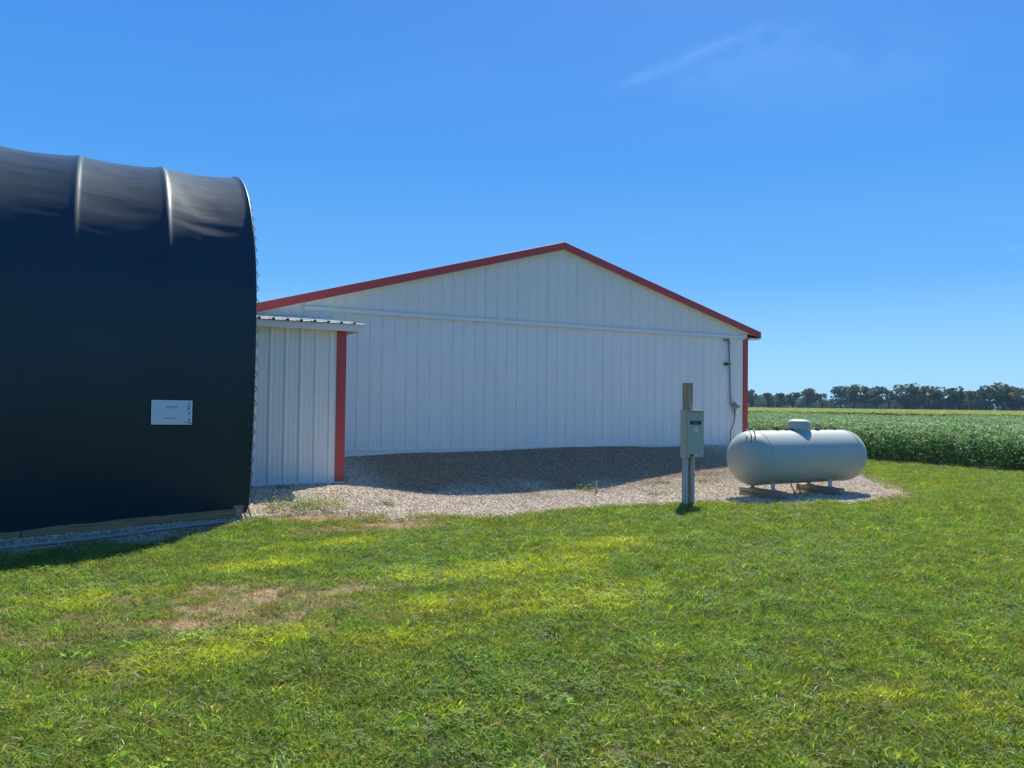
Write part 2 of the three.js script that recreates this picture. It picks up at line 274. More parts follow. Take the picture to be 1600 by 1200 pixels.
/* ---------- the barn ---------- */
const BZ = -15.3, RIDGE = 9.507, TOP = 5.381, SLOPE = 0.28, BL = 3.55, BR_X = 15.46, BACK = -33.3;
const rake = (x) => TOP - SLOPE * Math.abs(x - RIDGE);
{
  const barn = thing('barn', 'long white ribbed steel barn with red rake trim and a low gable', 'barn', [RIDGE, 0.5, BZ - 9]);
  const P = 0.265, W3 = P * 3, under = (x) => rake(x) - 0.07;
  let k = 0;
  for (let x = BL; x < BR_X - 0.05; x += W3, k++) { // lower and upper courses of panels on the gable wall
    const b = Math.min(x + W3, BR_X - 0.02), lift = (k % 2) * 0.0025, gap = 0.002;
    part('wall_panel', sheet(x + gap, b, P, BL + 0.05, 0.62, 3.425, (s, y, o) => [s, y, BZ + 0.004 + lift + o]), M.white, barn);
    part('wall_panel', sheet(x + gap, b, P, BL + 0.05, 3.43, under, (s, y, o) => [s, y, BZ + 0.020 + lift + o]), M.gable, barn);
  }
  for (let x = BL; x > 2.31; x -= W3) { const a = Math.max(x - W3, 2.3); part('wall_panel', sheet(a + 0.002, x, P, BL + 0.05, 0.62, under, (s, y, o) => [s, y, BZ - 0.006 + o]), M.white, barn, { label: 'ribbed panel beyond the end of the white girt trim' }); }
  // walls behind the cladding
  const core = new THREE.Shape([[2.3, 0.1], [15.40, 0.1], [15.40, rake(15.40) - 0.06], [RIDGE, TOP - 0.06], [2.3, rake(2.3) - 0.06]].map((q) => new THREE.Vector2(...q)));
  const cg = new THREE.ExtrudeGeometry(core, { depth: 17.9, bevelEnabled: false }); cg.translate(0, 0, BZ - 0.015 - 17.9); part('wall', cg, M.white, barn);
  for (let z = BZ - 0.05, i = 0; z > BACK + 0.2; z -= W3, i++) part('side_panel', sheet(-z, Math.min(-z + W3, -BACK), P, 15.35, 0.62, 3.44, (s, y, o) => [15.405 + (i % 2) * 0.002 + o, y, -s]), M.white, barn);
  part('skirt_board', boxUV(2.3, 15.44, 0.12, 0.615, BZ - 0.01, BZ + 0.012), M.white, barn);
  part('base_flashing', boxUV(2.3, 15.45, 0.602, 0.622, BZ - 0.01, BZ + 0.030, 0.003), M.white, barn);
  part('side_skirt_board', boxUV(15.40, 15.45, 0.0, 0.615, BACK + 0.1, BZ), M.white, barn);
  // trim over the joint of the two courses: a flat with a lip above and below
  part('girt_trim', merge([boxUV(BL, BR_X - .15, 3.405, 3.475, BZ, BZ + 0.058, 0.004), boxUV(BL, BR_X - .15, 3.468, 3.482, BZ, BZ + 0.074, 0.003), boxUV(BL, BR_X - .15, 3.396, 3.409, BZ, BZ + 0.074, 0.003)]), M.white, barn);
  part('corner_trim', merge([boxUV(15.295, BR_X, 0.55, 3.435, BZ, BZ + 0.034), boxUV(BR_X - .012, BR_X + .004, 0.55, 3.435, BZ - 0.14, BZ + 0.02)]), M.red, barn);
  // rake boards
  const rakeBoard = (x0, x1, h) => { const s = new THREE.Shape([[x0, rake(x0) - h], [x1, rake(x1) - h], [x1, rake(x1)], [x0, rake(x0)]].map((q) => new THREE.Vector2(...q))); const g = new THREE.ExtrudeGeometry(s, { depth: 0.03, bevelEnabled: true, bevelSize: 0.004, bevelThickness: 0.004, bevelSegments: 1 }); g.translate(0, 0, BZ + 0.115); return uvBox(g); };
  const soffit = (x0, x1) => { const s = new THREE.Shape([[x0, rake(x0) - 0.15], [x1, rake(x1) - 0.15], [x1, rake(x1) - .135], [x0, rake(x0) - .135]].map((q) => new THREE.Vector2(...q))); const g = new THREE.ExtrudeGeometry(s, { depth: 0.108, bevelEnabled: false }); g.translate(0, 0, BZ + 0.005); return uvBox(g); };
  part('rake_trim', rakeBoard(2.2, RIDGE - 0.006, 0.165), M.red, barn); part('rake_trim', rakeBoard(RIDGE + 0.006, 15.82, 0.165), M.red, barn);
  part('soffit', soffit(2.2, RIDGE - .003), M.white, barn); part('soffit', soffit(RIDGE + .003, 15.6), M.white, barn);
  part('eave_return', boxUV(15.47, 15.80, 3.412, 3.45, BZ - 0.1, BZ + 0.10), M.white, barn);
  part('eave_soffit', boxUV(15.47, 15.79, 3.425, 3.445, BACK, BZ - 0.105), M.white, barn);
  part('eave_fascia', boxUV(15.80, 15.825, 3.44, 3.60, BACK, BZ + 0.108), M.red, barn);
  // roof sheets, ribs running down the slope
  for (const s of [-1, 1]) {
    const run = s < 0 ? RIDGE - 2.15 : 15.86 - RIDGE;
    for (let z = -BZ - 0.112, i = 0; z < -BACK; z += 0.84, i++) part('roof_panel', sheet(z, Math.min(z + 0.84, -BACK), 0.28, 15.0, 0, run, (q, d, o) => [RIDGE + s * d, TOP - 0.024 + (i % 2) * 0.002 - SLOPE * d + o, -q]), M.white, barn);
    part('roof_deck', quadGeo([{ q: [[RIDGE, TOP - .036, BZ + .11], [RIDGE + s * run, TOP - .036 - SLOPE * run, BZ + .11], [RIDGE + s * run, TOP - .036 - SLOPE * run, BACK], [RIDGE, TOP - .036, BACK]], uv: [[0, 0], [run, 0], [run, 18], [0, 18]] }]), M.white, barn);
  }
  part('ridge_cap', (() => { const s = new THREE.Shape([[RIDGE - .16, rake(RIDGE - .16) + .004], [RIDGE, TOP + .006], [RIDGE + .16, rake(RIDGE + .16) + .004], [RIDGE + .16, rake(RIDGE + .16) + .010], [RIDGE, TOP + .012], [RIDGE - .16, rake(RIDGE - .16) + .010]].map((q) => new THREE.Vector2(...q))); const g = new THREE.ExtrudeGeometry(s, { depth: 18.1, bevelEnabled: false }); g.translate(0, 0, BACK); return g; })(), M.red, barn);
  const sc = []; const R = rng(77);
  for (const y of [0.70, 1.6, 2.5, 3.34, 3.62, 4.3]) for (let x = BL + 0.05 + 0.06; x < BR_X - .2; x += P) if (y < under(x) - 0.1 && (y < 1 || y === 3.34 || R() < .7)) { const g = new THREE.CylinderGeometry(.005, .006, .006, 6); g.rotateX(Math.PI / 2); g.translate(x, y + (R() - .5) * .01, BZ + (y > 3.4 ? .021 : .010)); sc.push(g); }
  part('screws', merge(sc), M.screw, barn, { kind: 'stuff' });
}

/* ---------- the shed in front of the barn ---------- */
{
  const SZ = -13.25, L = 2.25, Rr = 3.82, P = 0.253;
  const shed = thing('shed', 'small white ribbed steel lean-to shed with one red corner beside the dark shelter', 'shed', [3.05, 0.19, -14.2]);
  part('wall', boxUV(L, Rr - .03, 0.17, 2.9, -15.26, SZ - .008, .003), M.white, shed);
  for (const [a, b, k] of [[L, 3.04 - .035, 0], [3.04 - .033, 3.66, 1]]) part('wall_panel', sheet(a, b, P, 3.04, 0.215, 2.86, (s, y, o) => [s, y, SZ + .003 + k * .002 + o], 0.016), M.white, shed);
  part('side_panel', sheet(13.26, 15.26, P, 13.4, 0.215, 2.9, (s, y, o) => [Rr - .022 + o * .7, y, -s], 0.016), M.white, shed);
  part('corner_trim', merge([boxUV(3.655, Rr, 0.215, 2.86, SZ, SZ + .03), boxUV(Rr - .014, Rr + .004, 0.215, 2.86, SZ - .13, SZ + .016)]), M.red, shed);
  part('base_trim', boxUV(L, Rr - .01, 0.185, 0.217, SZ - .01, SZ + .026, .003), M.white, shed);
  part('sill', boxUV(L, Rr - .02, 0.10, 0.187, SZ - .2, SZ - .012, .003), M.dark, shed);
  part('fascia', boxUV(2.2, 4.08, 2.825, 2.945, SZ + .17, SZ + .20), M.cream, shed);
  part('soffit', boxUV(2.2, 4.07, 2.865, 2.88, SZ + .0, SZ + .168, .003), M.cream, shed);
  part('side_fascia', boxUV(4.055, 4.08, 2.84, 2.95, -15.2, SZ + .168, .003), M.cream, shed);
  for (const [a, b, k] of [[2.18, 3.1, 0], [3.1, 4.1, 1]]) part('roof_panel', sheet(a, b, 0.228, 2.3, 0, 2.26, (s, d, o) => [s, 2.952 + k * .002 + d * 0.115 + o * 1.25, SZ + .235 - d], 0.024), M.white, shed);
  part('roof_deck', quadGeo([{ q: [[2.18, 2.947, SZ + .232], [4.1, 2.947, SZ + .232], [4.1, 2.947 + 2.26 * .115, SZ - 2.03], [2.18, 2.947 + 2.26 * .115, SZ - 2.03]], uv: [[0, 0], [2, 0], [2, 2], [0, 2]] }]), M.dark, shed);
  part('shadow_strip', boxUV(2.2, 3.78, 3.19, 3.225, -15.29, -15.2, .003), M.dark, shed);  // dark strip painting the shadow line where shed roof meets barn
  const sc = [];
  for (const y of [0.28, 0.64, 1.76, 2.30, 2.79]) for (let x = 2.29; x < 3.64; x += P) { for (const dx of y > 1 && y < 2 ? [.06, -.06] : [.06]) { const g = new THREE.CylinderGeometry(.006, .007, .007, 6); g.rotateX(Math.PI / 2); g.translate(x + dx, y, SZ + .010); sc.push(g); } }
  part('screws', merge(sc), M.screw, shed, { kind: 'stuff' });
}

/* ---------- the dark fabric shelter ---------- */
{
  const EX = 1.80, FZ = -10.5, HALF = 3.7;
  const tent = thing('fabric_shelter', 'dark arched fabric shelter with a white placard on its side', 'shelter', [-3.5, 0, FZ - HALF]);
  const half = [[.30, .15], [.22, .45], [.12, .95], [.04, 1.6], [0, 2.4], [.035, 3.05], [.13, 3.47], [.33, 3.9], [.70, 4.38], [1.18, 4.74], [1.75, 4.985], [2.6, 5.18], [HALF, 5.26]];
  const prof = [...half, ...half.slice(0, -1).reverse().map(([t, y]) => [2 * HALF - t, y])].map(([t, y]) => V(0, y, FZ - t));
  const curve = new THREE.CatmullRomCurve3(prof, false, 'centripetal'); curve.arcLengthDivisions = 2000;
  const NP = 520, NX = 420, X0 = -9.75, LEN = curve.getLength(), SP = 1.05;
  const pts = [], nor = [];
  for (let j = 0; j <= NP; j++) { const u = (j / NP) ** 1, p = curve.getPointAt(u), t = curve.getTangentAt(u); pts.push(p); nor.push(V(0, t.z * -1, t.y).multiplyScalar(1)); }
  nor.forEach((n, j) => { const out = pts[j].clone().sub(V(0, 1.8, FZ - HALF)); if (n.dot(out) < 0) n.negate(); });
  const pos = [], uv = [], idx = [];
  for (let i = 0; i <= NX; i++) {
    const x = lerp(X0, EX, i / NX);
    const f = mod((EX - x) / SP, 1), cell = Math.floor((EX - x) / SP), e = Math.min(f, 1 - f) * SP;
    for (let j = 0; j <= NP; j++) {
      const p = pts[j], n = nor[j], s = j / NP * LEN, y = p.y, k = sstep(1.2, 4.2, y);
      const q = 2 * f - 1, sag = (1 - q * q) * lerp(0.003, 0.042, k) ;
      const ridge = 0.013 * Math.exp(-((e / 0.024) ** 2)) * lerp(0.2, 1, sstep(2.0, 3.6, y));
      const wr = sstep(2.9, 3.6, y) * (1 - q * q);
      const warp = fbm(x * 1.3, s * 0.8, 2, 19) * 0.9 + (Math.abs(q) ** 2) * 0.05;
      const w1 = (fbm(x * 0.85 + cell * 3.1, (s + warp * 0.12 - 0.08 * f) * 8, 3, 23) - 0.5) * 0.010 * wr + (1 - Math.abs(fbm(x * 1.5 + cell * 5, (s + warp * .16 + .03 * Math.sin(q * 2 + cell)) * 13, 3, 29) * 2 - 1)) * 0.006 * wr * sstep(.4, .62, fbm(x * 1.7, s * 2.1, 2, 53));
      const soft = (fbm(x * 0.9, s * 0.9, 3, 37) - 0.5) * 0.03 * (1 - 0.5 * k) * (1 - q * q);
      const d = ridge - sag + w1 + soft;
      const hemLift = j > NP / 2 ? 0 : -(1 - sstep(.15, 1.2, y)) * (.05 + .045 * clamp(EX - x, 0, 4) - (j === 0 ? (fbm(x * 2.5, 1, 2, 88) - .5) * .03 : 0));
      pos.push(x, p.y + n.y * d + hemLift, p.z + n.z * d); uv.push(x, s);
      if (i < NX && j < NP) { const a = i * (NP + 1) + j; idx.push(a, a + NP + 1, a + 1, a + 1, a + NP + 1, a + NP + 2); }
    }
  }
  const g = new THREE.BufferGeometry(); g.setAttribute('position', new THREE.Float32BufferAttribute(pos, 3)); g.setAttribute('uv', new THREE.Float32BufferAttribute(uv, 2)); g.setIndex(idx); g.computeVertexNormals();
  const cover = part('cover', g, M.tarp, tent);
  const edgeAt = (s, dx, off) => { const u = clamp(s / LEN), p = curve.getPointAt(u), o = p.clone().sub(V(0, 1.8, FZ - HALF)).normalize(); return [EX + dx, p.y + o.y * off, p.z + o.z * off]; };
  const hem = []; for (let s = 0.05; s < LEN; s += 0.25) hem.push(edgeAt(s, 0.006, 0.004));
  part('hem', tube(hem, 0.016, 7, 260), M.tarp, cover);
  const lace = []; const R = rng(9); for (let s = 0.2, k = 0; s < 4.6; s += 0.085 + R() * .02, k++) lace.push(edgeAt(s, k % 2 ? 0.055 : -0.012, k % 2 ? -0.045 : 0.014));
  part('lacing', tube(lace, 0.006, 5, lace.length * 5), new THREE.MeshStandardMaterial({ color: RGB(.12, .125, .13), roughness: .8 }), tent);
  // steel arches under the cover and the closed far end
  for (let k = 0; k < 12; k++) { const arch = prof.map((p) => { const o = p.clone().sub(V(0, 1.8, FZ - HALF)).normalize(); return [EX - 0.02 - k * SP, p.y - o.y * .07, p.z - o.z * .07]; }); part('arch', tube(arch, 0.024, 6, 60), M.metal, tent); }
  const endShape = new THREE.Shape(prof.map((p) => new THREE.Vector2(-p.z, p.y - 0.05)));
  for (const x of [EX - 0.1, X0 + 0.1]) { const e = new THREE.ExtrudeGeometry(endShape, { depth: 0.006, bevelEnabled: false }); e.rotateY(Math.PI / 2); e.translate(x, 0, 0); part('end_curtain', e, M.tarp, tent); }
  // timber sill in lengths
  const bz = FZ - 0.30;
  for (let k = 0, x = 1.66; x > X0; x -= 2.42, k++) { const b = boxUV(-1.205, 1.205, -0.115, 0.115, -0.02, 0.02, .004); b.rotateZ(0.022); b.translate(x - 1.21, 0.045 - k * 0.05, bz); part('base_board', b, M.board, tent); }
  part('stake', boxUV(1.645, 1.735, -0.15, 0.20, bz - .01, bz + .04, .004), M.stake, tent);
  part('bracket', merge([boxUV(1.62, 1.75, 0.17, 0.215, bz - .03, bz + .062, .004), rod([1.77, .30, bz - .02], [1.86, .02, bz + .0], .012), rod([1.72, .22, bz - .03], [1.80, .0, bz + .05], .010)]), M.pipe, tent);
  // placard fixed to the fabric
  const cv = document.createElement('canvas'); cv.width = 384; cv.height = 256; const c = cv.getContext('2d'), Q = rng(31);
  c.fillStyle = '#cfd3d3'; c.fillRect(0, 0, 384, 256);
  for (let i = 0; i < 900; i++) { c.fillStyle = `rgba(${Q() < .5 ? '150,150,140' : '235,238,238'},${Q() * .12})`; c.fillRect(Q() * 384, Q() * 256, 4 + Q() * 30, 2 + Q() * 8); }
  const smear = (x, y, w, h, d) => { for (let i = 0; i < w; i += 7) { c.fillStyle = `rgba(30,34,38,${.35 + Q() * .5})`; c.fillRect(x + i, y + Q() * 2, 5, h * (.6 + .4 * Q())); if (d) { c.fillStyle = `rgba(40,44,48,${.2 + Q() * .3})`; c.fillRect(x + i + 3, y + h + 3, 5, h * .6); } } };
  smear(128, 62, 118, 13, true); smear(118, 180, 112, 11, true); smear(290, 222, 44, 7, false);
  c.fillStyle = 'rgba(20,22,25,.85)'; for (let i = 0; i < 26; i++) { const y = Q() * 250; c.beginPath(); c.ellipse(352 + (Q() - .5) * 22, y, 2 + Q() * 5, 1.5 + Q() * 7, Q() * 3, 0, 7); c.fill(); }
  for (let i = 0; i < 14; i++) { c.beginPath(); c.ellipse(290 + Q() * 84, 232 + Q() * 20, 2 + Q() * 6, 1 + Q() * 3, Q() * 3, 0, 7); c.fill(); }
  c.strokeStyle = 'rgba(240,243,243,.9)'; c.lineWidth = 7; c.strokeRect(4, 4, 376, 248);
  const ct = new THREE.CanvasTexture(cv); ct.colorSpace = THREE.SRGBColorSpace;
  const plate = new RoundedBoxGeometry(.47, .305, .02, 2, .006); { const p = plate.attributes.position, n = plate.attributes.normal, u = new Float32Array(p.count * 2); for (let i = 0; i < p.count; i++) { u[i * 2] = p.getX(i) / .47 + .5; u[i * 2 + 1] = p.getY(i) / .305 + .5; } plate.setAttribute('uv', new THREE.BufferAttribute(u, 2)); }
  plate.rotateX(-0.09); plate.rotateZ(-0.008); plate.translate(.826, 1.447, FZ - .025);
  part('placard', plate, new THREE.MeshStandardMaterial({ map: ct, roughness: .55 }), tent, { label: 'white weathered placard with two lines of dark print' });
}
{ // pipe lying along the foot of the shelter
  const l = []; for (let t = 0; t <= 1; t += .1) { const x = lerp(-3.4, 1.44, t), z = lerp(-9.60, -10.40, t) + Math.sin(t * 9) * .015 - (t > .6 ? (t - .6) * .1 : 0); l.push([x, height(x, z) + .035, z]); }
  const t = thing('ground_pipe', 'grey plastic pipe lying on the gravel along the foot of the dark shelter', 'pipe', [-1, 0, -10]);
  part('pipe', tube(l, .022, 10, 90), M.pvc, t);
}

/* ---------- gas pipe on the barn wall ---------- */
{
  const z = BZ + .06, t = thing('gas_pipe', 'grey gas riser pipe with round regulator on the right end of the barn wall', 'pipe', [14.8, .6, BZ]);
  part('riser', tube([[14.60, 3.345, BZ], [14.60, 3.35, z + .0], [14.615, 3.36, z + .01], [14.69, 3.36, z + .012], [14.725, 3.33, z + .012], [14.73, 3.2, z + .012], [14.765, 2.4, z + .012], [14.79, 1.8, z + .012], [14.80, 1.70, z + .012], [14.82, 1.645, z + .012], [14.87, 1.625, z + .014]], .022, 9, 160), M.pvc, t);
  part('elbow', merge([rod([14.665, 3.36, z + .012], [14.72, 3.36, z + .012], .037), rod([14.728, 3.335, z + .012], [14.732, 3.25, z + .012], .037)]), M.pvc, t);
  part('bracket', merge([boxUV(14.60, 14.69, 2.68, 2.75, BZ + .02, z + .02, .006), boxUV(14.68, 14.80, 2.70, 2.73, BZ + .02, z + .045, .006)]), M.dark, t);
  const reg = part('regulator', (() => { const p = [[0, -.05], [.05, -.05], [.085, -.03], [.105, -.012], [.105, .012], [.09, .03], [.05, .05], [.035, .085], [0, .09]].map((q) => new THREE.Vector2(...q)); const g = new THREE.LatheGeometry(p, 20); g.rotateX(Math.PI / 2); g.rotateY(0.5); g.translate(14.92, 1.60, z + .05); return g; })(), M.pvc, t);
  part('vent', rod([14.98, 1.60, z + .06], [15.06, 1.585, z + .06], .03), M.pipe, reg);
  part('hose', tube([[14.915, 1.5, z + .04], [14.92, 1.38, z + .04], [14.90, 1.22, z + .045], [14.80, 1.0, z + .04], [14.765, .85, z + .04], [14.76, .5, z + .04]], .016, 7, 60), M.pipe, t);
  part('union', rod([14.915, 1.52, z + .04], [14.918, 1.38, z + .04], .026), M.pipe, t);
}

/* ---------- propane tank ---------- */
{
  const cx = 11.345, cy = .70, cz = -9.95, r = .48, Lh = 1.555, hd = .40;
  const tank = thing('propane_tank', 'large pale grey horizontal propane tank on timber blocks by the gravel', 'tank', [cx, .14, cz]);
  const pr = []; for (let i = 0; i <= 24; i++) { const a = i / 24 * Math.PI / 2; pr.push([r * Math.sin(a), -Lh + hd - hd * Math.cos(a)]); }
  for (let i = 1; i < 12; i++) pr.push([r, lerp(-Lh + hd, Lh - hd, i / 12)]);
  for (let i = 24; i >= 0; i--) { const a = i / 24 * Math.PI / 2; pr.push([r * Math.sin(a), Lh - hd + hd * Math.cos(a)]); }
  const g = new THREE.LatheGeometry(pr.map((q) => new THREE.Vector2(Math.max(q[0], 0), q[1])), 72); g.rotateZ(-Math.PI / 2); g.translate(cx, cy, cz); uvBox(g);
  const shell = part('shell', g, M.tank, tank);
  for (const x of [cx - Lh + hd + .02, cx + Lh - hd - .02]) { const t = new THREE.TorusGeometry(r + .0005, .006, 6, 72); t.rotateY(Math.PI / 2); t.translate(x, cy, cz); part('weld_seam', t, M.seam, shell); }
  const dx = cx + .01;
  const collar = new THREE.CylinderGeometry(.195, .195, .34, 40); collar.translate(dx, 1.055, cz); part('collar', collar, M.tank, tank);
  const hoodP = [[.205, 1.185], [.207, 1.20], [.205, 1.30], [.195, 1.335], [.17, 1.36], [.12, 1.374], [.05, 1.38], [0, 1.381]].map((q) => new THREE.Vector2(...q));
  const hg = new THREE.LatheGeometry(hoodP, 44); hg.translate(dx, 0, cz); const hood = part('dome', hg, M.tank, tank);
  const rim = new THREE.TorusGeometry(.204, .007, 6, 48); rim.rotateX(Math.PI / 2); rim.rotateZ(-.03); rim.translate(dx, 1.186, cz); part('rim', rim, M.seam, hood);
  part('hinge', merge([rod([dx - .21, 1.20, cz + .06], [dx - .21, 1.20, cz - .06], .016), rod([dx - .25, 1.19, cz + .02], [dx - .19, 1.19, cz + .02], .012)]), M.pipe, tank);
  const valve = (x, h, rr, m) => part('fitting', merge([rod([x, 1.165, cz], [x, 1.19, cz], rr * 1.5), rod([x, 1.17, cz], [x, 1.18 + h, cz], rr)]), m, tank);
  valve(10.80, .06, .026, M.dark); valve(11.02, .03, .03, M.dark); valve(11.83, .02, .04, M.dark); valve(12.31, .045, .024, M.dark);
  part('riser_pipe', merge([rod([11.83, 1.19, cz], [11.83, 1.29, cz], .032), rod([11.83, 1.285, cz], [11.83, 1.30, cz], .036)]), M.pvc, tank);
  part('lifting_lug', tube([[9.93, .98, cz + .22], [9.96, 1.10, cz + .2], [9.985, 1.18, cz + .12], [10.02, 1.20, cz + .02]], .011, 6), M.pipe, tank);
  part('lifting_lug', tube([[9.97, .98, cz + .26], [10.03, 1.10, cz + .22], [10.10, 1.175, cz + .14], [10.17, 1.20, cz + .03]], .011, 6), M.pipe, tank);
  for (const x of [10.44, 11.9]) for (const s of [-1, 1]) part('leg', merge([boxUV(x - .045, x + .045, .145, .42, cz + s * .24 - .008, cz + s * .24 + .008, .003), boxUV(x - .06, x + .06, .143, .155, cz + s * .24 - .05, cz + s * .24 + .05, .003)]), M.tank, tank);
  part('gas_line', tube([[11.13, .26, cz + .02], [11.14, .18, cz + .02], [11.21, .06, cz + .03], [11.24, -.05, cz + .03]], .010, 6), M.pipe, tank);
  part('gas_line', tube([[11.29, .24, cz + .05], [11.29, .16, cz + .05], [11.33, .06, cz + .05], [11.33, -.05, cz + .05]], .010, 6), M.pipe, tank);
  const block = (x, label) => { const b = thing('support_block', label, 'timber block', [x, 0, cz]); const y0 = .0; part('beam', boxUV(x - .07, x + .07, .055, .142, cz - .49, cz + .50, .008), M.tie, b); part('beam_base', boxUV(x - .11, x + .06, -.04, .054, cz - .46, cz + .44, .008), M.tie, b); };
  block(10.44, 'weathered timber block carrying the left end of the propane tank'); block(11.9, 'weathered timber block carrying the right end of the propane tank');
}

/* ---------- utility post ---------- */
{
  const pz = -9.60, post = thing('utility_post', 'wooden post with a grey electrical box and two conduits beside the gravel', 'utility post', [8.42, 0, pz]);
  part('post', boxUV(8.415, 8.54, -.4, 1.985, pz - .155, pz - .03, .008), M.postwood, post);
  const bz0 = pz - .028, bz1 = pz + .115;
  const body = part('electrical_box', boxUV(8.27, 8.635, .775, 1.525, bz0, bz1, .008), M.boxgrey, post);
  part('box_door', boxUV(8.285, 8.63, .79, 1.505, bz1 - .002, bz1 + .012, .005), M.boxgrey, body);
  part('box_lid', boxUV(8.262, 8.645, 1.522, 1.54, bz0, bz1 + .03, .005), M.boxgrey, body);
  part('hub', rod([8.40, 1.53, pz + .02], [8.40, 1.575, pz + .02], .035), M.pvc, body);
  const cv = document.createElement('canvas'); cv.width = 192; cv.height = 48; const c = cv.getContext('2d'), Q = rng(8); c.fillStyle = '#0d0f12'; c.fillRect(0, 0, 192, 48);
  for (let i = 0; i < 9; i++) { c.fillStyle = `rgba(215,220,222,${.55 + Q() * .35})`; c.fillRect(46 + i * 11, 17 + Q() * 2, 8, 13); c.fillStyle = '#0d0f12'; c.fillRect(48 + i * 11 + Q() * 2, 20, 3, 3 + Q() * 5); }
  const tx = new THREE.CanvasTexture(cv); tx.colorSpace = THREE.SRGBColorSpace;
  const lab = new THREE.BoxGeometry(.225, .058, .004); lab.translate(8.455, 1.335, bz1 + .015); part('nameplate', lab, new THREE.MeshStandardMaterial({ map: tx, roughness: .4 }), body, { label: 'black nameplate with small pale lettering' });
  const cv2 = document.createElement('canvas'); cv2.width = cv2.height = 64; const d = cv2.getContext('2d'); d.fillStyle = '#d8dcd8'; d.fillRect(0, 0, 64, 64); for (let i = 0; i < 5; i++) { d.fillStyle = `rgba(70,80,84,${.3 + Q() * .4})`; d.fillRect(14, 12 + i * 9, 18 + Q() * 22, 4); }
  const tx2 = new THREE.CanvasTexture(cv2); tx2.colorSpace = THREE.SRGBColorSpace; const stk = new THREE.MeshStandardMaterial({ map: tx2, roughness: .5 });
  const s1 = new THREE.BoxGeometry(.078, .078, .003); s1.translate(8.46, 1.222, bz1 + .0145); part('sticker', s1, stk, body);
  const s2 = new THREE.BoxGeometry(.055, .035, .003); s2.translate(8.475, .815, bz1 + .0145); part('sticker', s2, stk, body);
  const s3 = new THREE.BoxGeometry(.06, .04, .012); s3.translate(8.37, .812, bz1 + .016); part('latch', s3, M.dark, body);
  part('conduit', rod([8.33, .78, pz + .035], [8.33, -.2, pz + .035], .042, .042, 16), M.conduit, post); part('conduit', rod([8.485, .78, pz + .035], [8.485, -.2, pz + .035], .030, .030, 16), M.conduit, post);
}
{ // little marker stake in the gravel
  const y = height(8.24, -11.93), s = thing('marker_stake', 'short pale marker stake standing among weeds in the gravel', 'stake', [8.24, y, -11.93]);
  part('stake', boxUV(8.225, 8.255, y - .05, y + .24, -11.945, -11.915, .003), M.stake, s); part('stake_cap', boxUV(8.222, 8.258, y + .225, y + .25, -11.948, -11.912, .004), M.tie, s);
}

/* ---------- loose stones ---------- */
const eyeXZ = (x, z) => { const a = 28.3 * Math.PI / 180, f = x * Math.sin(a) - z * Math.cos(a), s = x * Math.cos(a) + z * Math.sin(a); return [f, s]; }; // ahead and to the right of the viewpoint
function instances(name, geo, mat, list, label, category) {
  const m = new THREE.InstancedMesh(geo, mat, list.length), d = new THREE.Object3D(), c = new THREE.Color();
  list.forEach((q, i) => { d.position.set(q.x, q.y, q.z); d.rotation.set(q.rx || 0, q.ry || 0, q.rz || 0); if (q.s3) d.scale.set(...q.s3); else d.scale.setScalar(q.s); d.updateMatrix(); m.setMatrixAt(i, d.matrix); c.setRGB(...q.c); m.setColorAt(i, c); });
  m.name = numbered(name); m.castShadow = m.receiveShadow = true; scene.add(m); tag(m, label, category, null, 'stuff'); return m;
}
{
  const R = rng(11), stone = (s) => { const g = new THREE.IcosahedronGeometry(1, 1), p = g.attributes.position; const key = new Map(), Q = rng(s); for (let i = 0; i < p.count; i++) { const k = [p.getX(i), p.getY(i), p.getZ(i)].map((v) => v.toFixed(3)).join(); if (!key.has(k)) key.set(k, .72 + Q() * .5); const f = key.get(k); p.setXYZ(i, p.getX(i) * f, p.getY(i) * f * .68, p.getZ(i) * f * .85); } g.computeVertexNormals(); return g; };
  const lists = [[], [], []], w2 = [0, 0, 0];
  const put = (x, z, s) => { const t = R(), k = .40 + .46 * R() ** 1.2, w = t < .5 ? [1, .81, .55] : t < .8 ? [1, .88, .68] : t < .93 ? [.84, .60, .38] : [.62, .57, .52]; const bank = sstep(-11.6, -13.6, z + (fbm(x * 1.3, z * 1.3, 3, 333) - .5) * 2.4) * sstep(3.9, 5.2, x) * sstep(15, 12.5, x) + .8 * sstep(2.0, 1.4, x) * sstep(-10.9, -10.4, z); for (let j = 0; j < 3; j++) w2[j] = w[j] * lerp(1, [.58, .48, .38][j], bank);  // shaded bank and shelter strip: shade put into stone colour, plus browner dirt
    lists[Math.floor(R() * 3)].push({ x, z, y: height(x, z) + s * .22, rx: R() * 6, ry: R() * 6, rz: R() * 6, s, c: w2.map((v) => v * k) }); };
  for (let i = 0; i < 270000; i++) {
    const x = -2.4 + R() * 19.2, z = -16 + R() * 7.6; const [f, s] = eyeXZ(x, z);
    if (f < 4 || Math.abs(s) > f * .8 || (z < -15.28 && x < 15.4) || (z < -13.3 && x < 3.8 && x > 1.9) || (z < -10.75 && x < 1.75)) continue;
    const d = gravelD(x, z); if (d < -0.28 || (d < 0 && R() < .5 - d * 2.2)) continue;
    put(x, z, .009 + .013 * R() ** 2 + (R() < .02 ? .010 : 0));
  }
  lists.forEach((l, i) => instances('gravel_stones', stone(40 + i), new THREE.MeshStandardMaterial({ color: 0xffffff, roughness: .9 }), l, ['loose pale crushed stones spread over the gravel bed', 'loose pale crushed stones spread over the gravel bed', 'loose pale crushed stones spread over the gravel bed'][i], 'stones'));
}

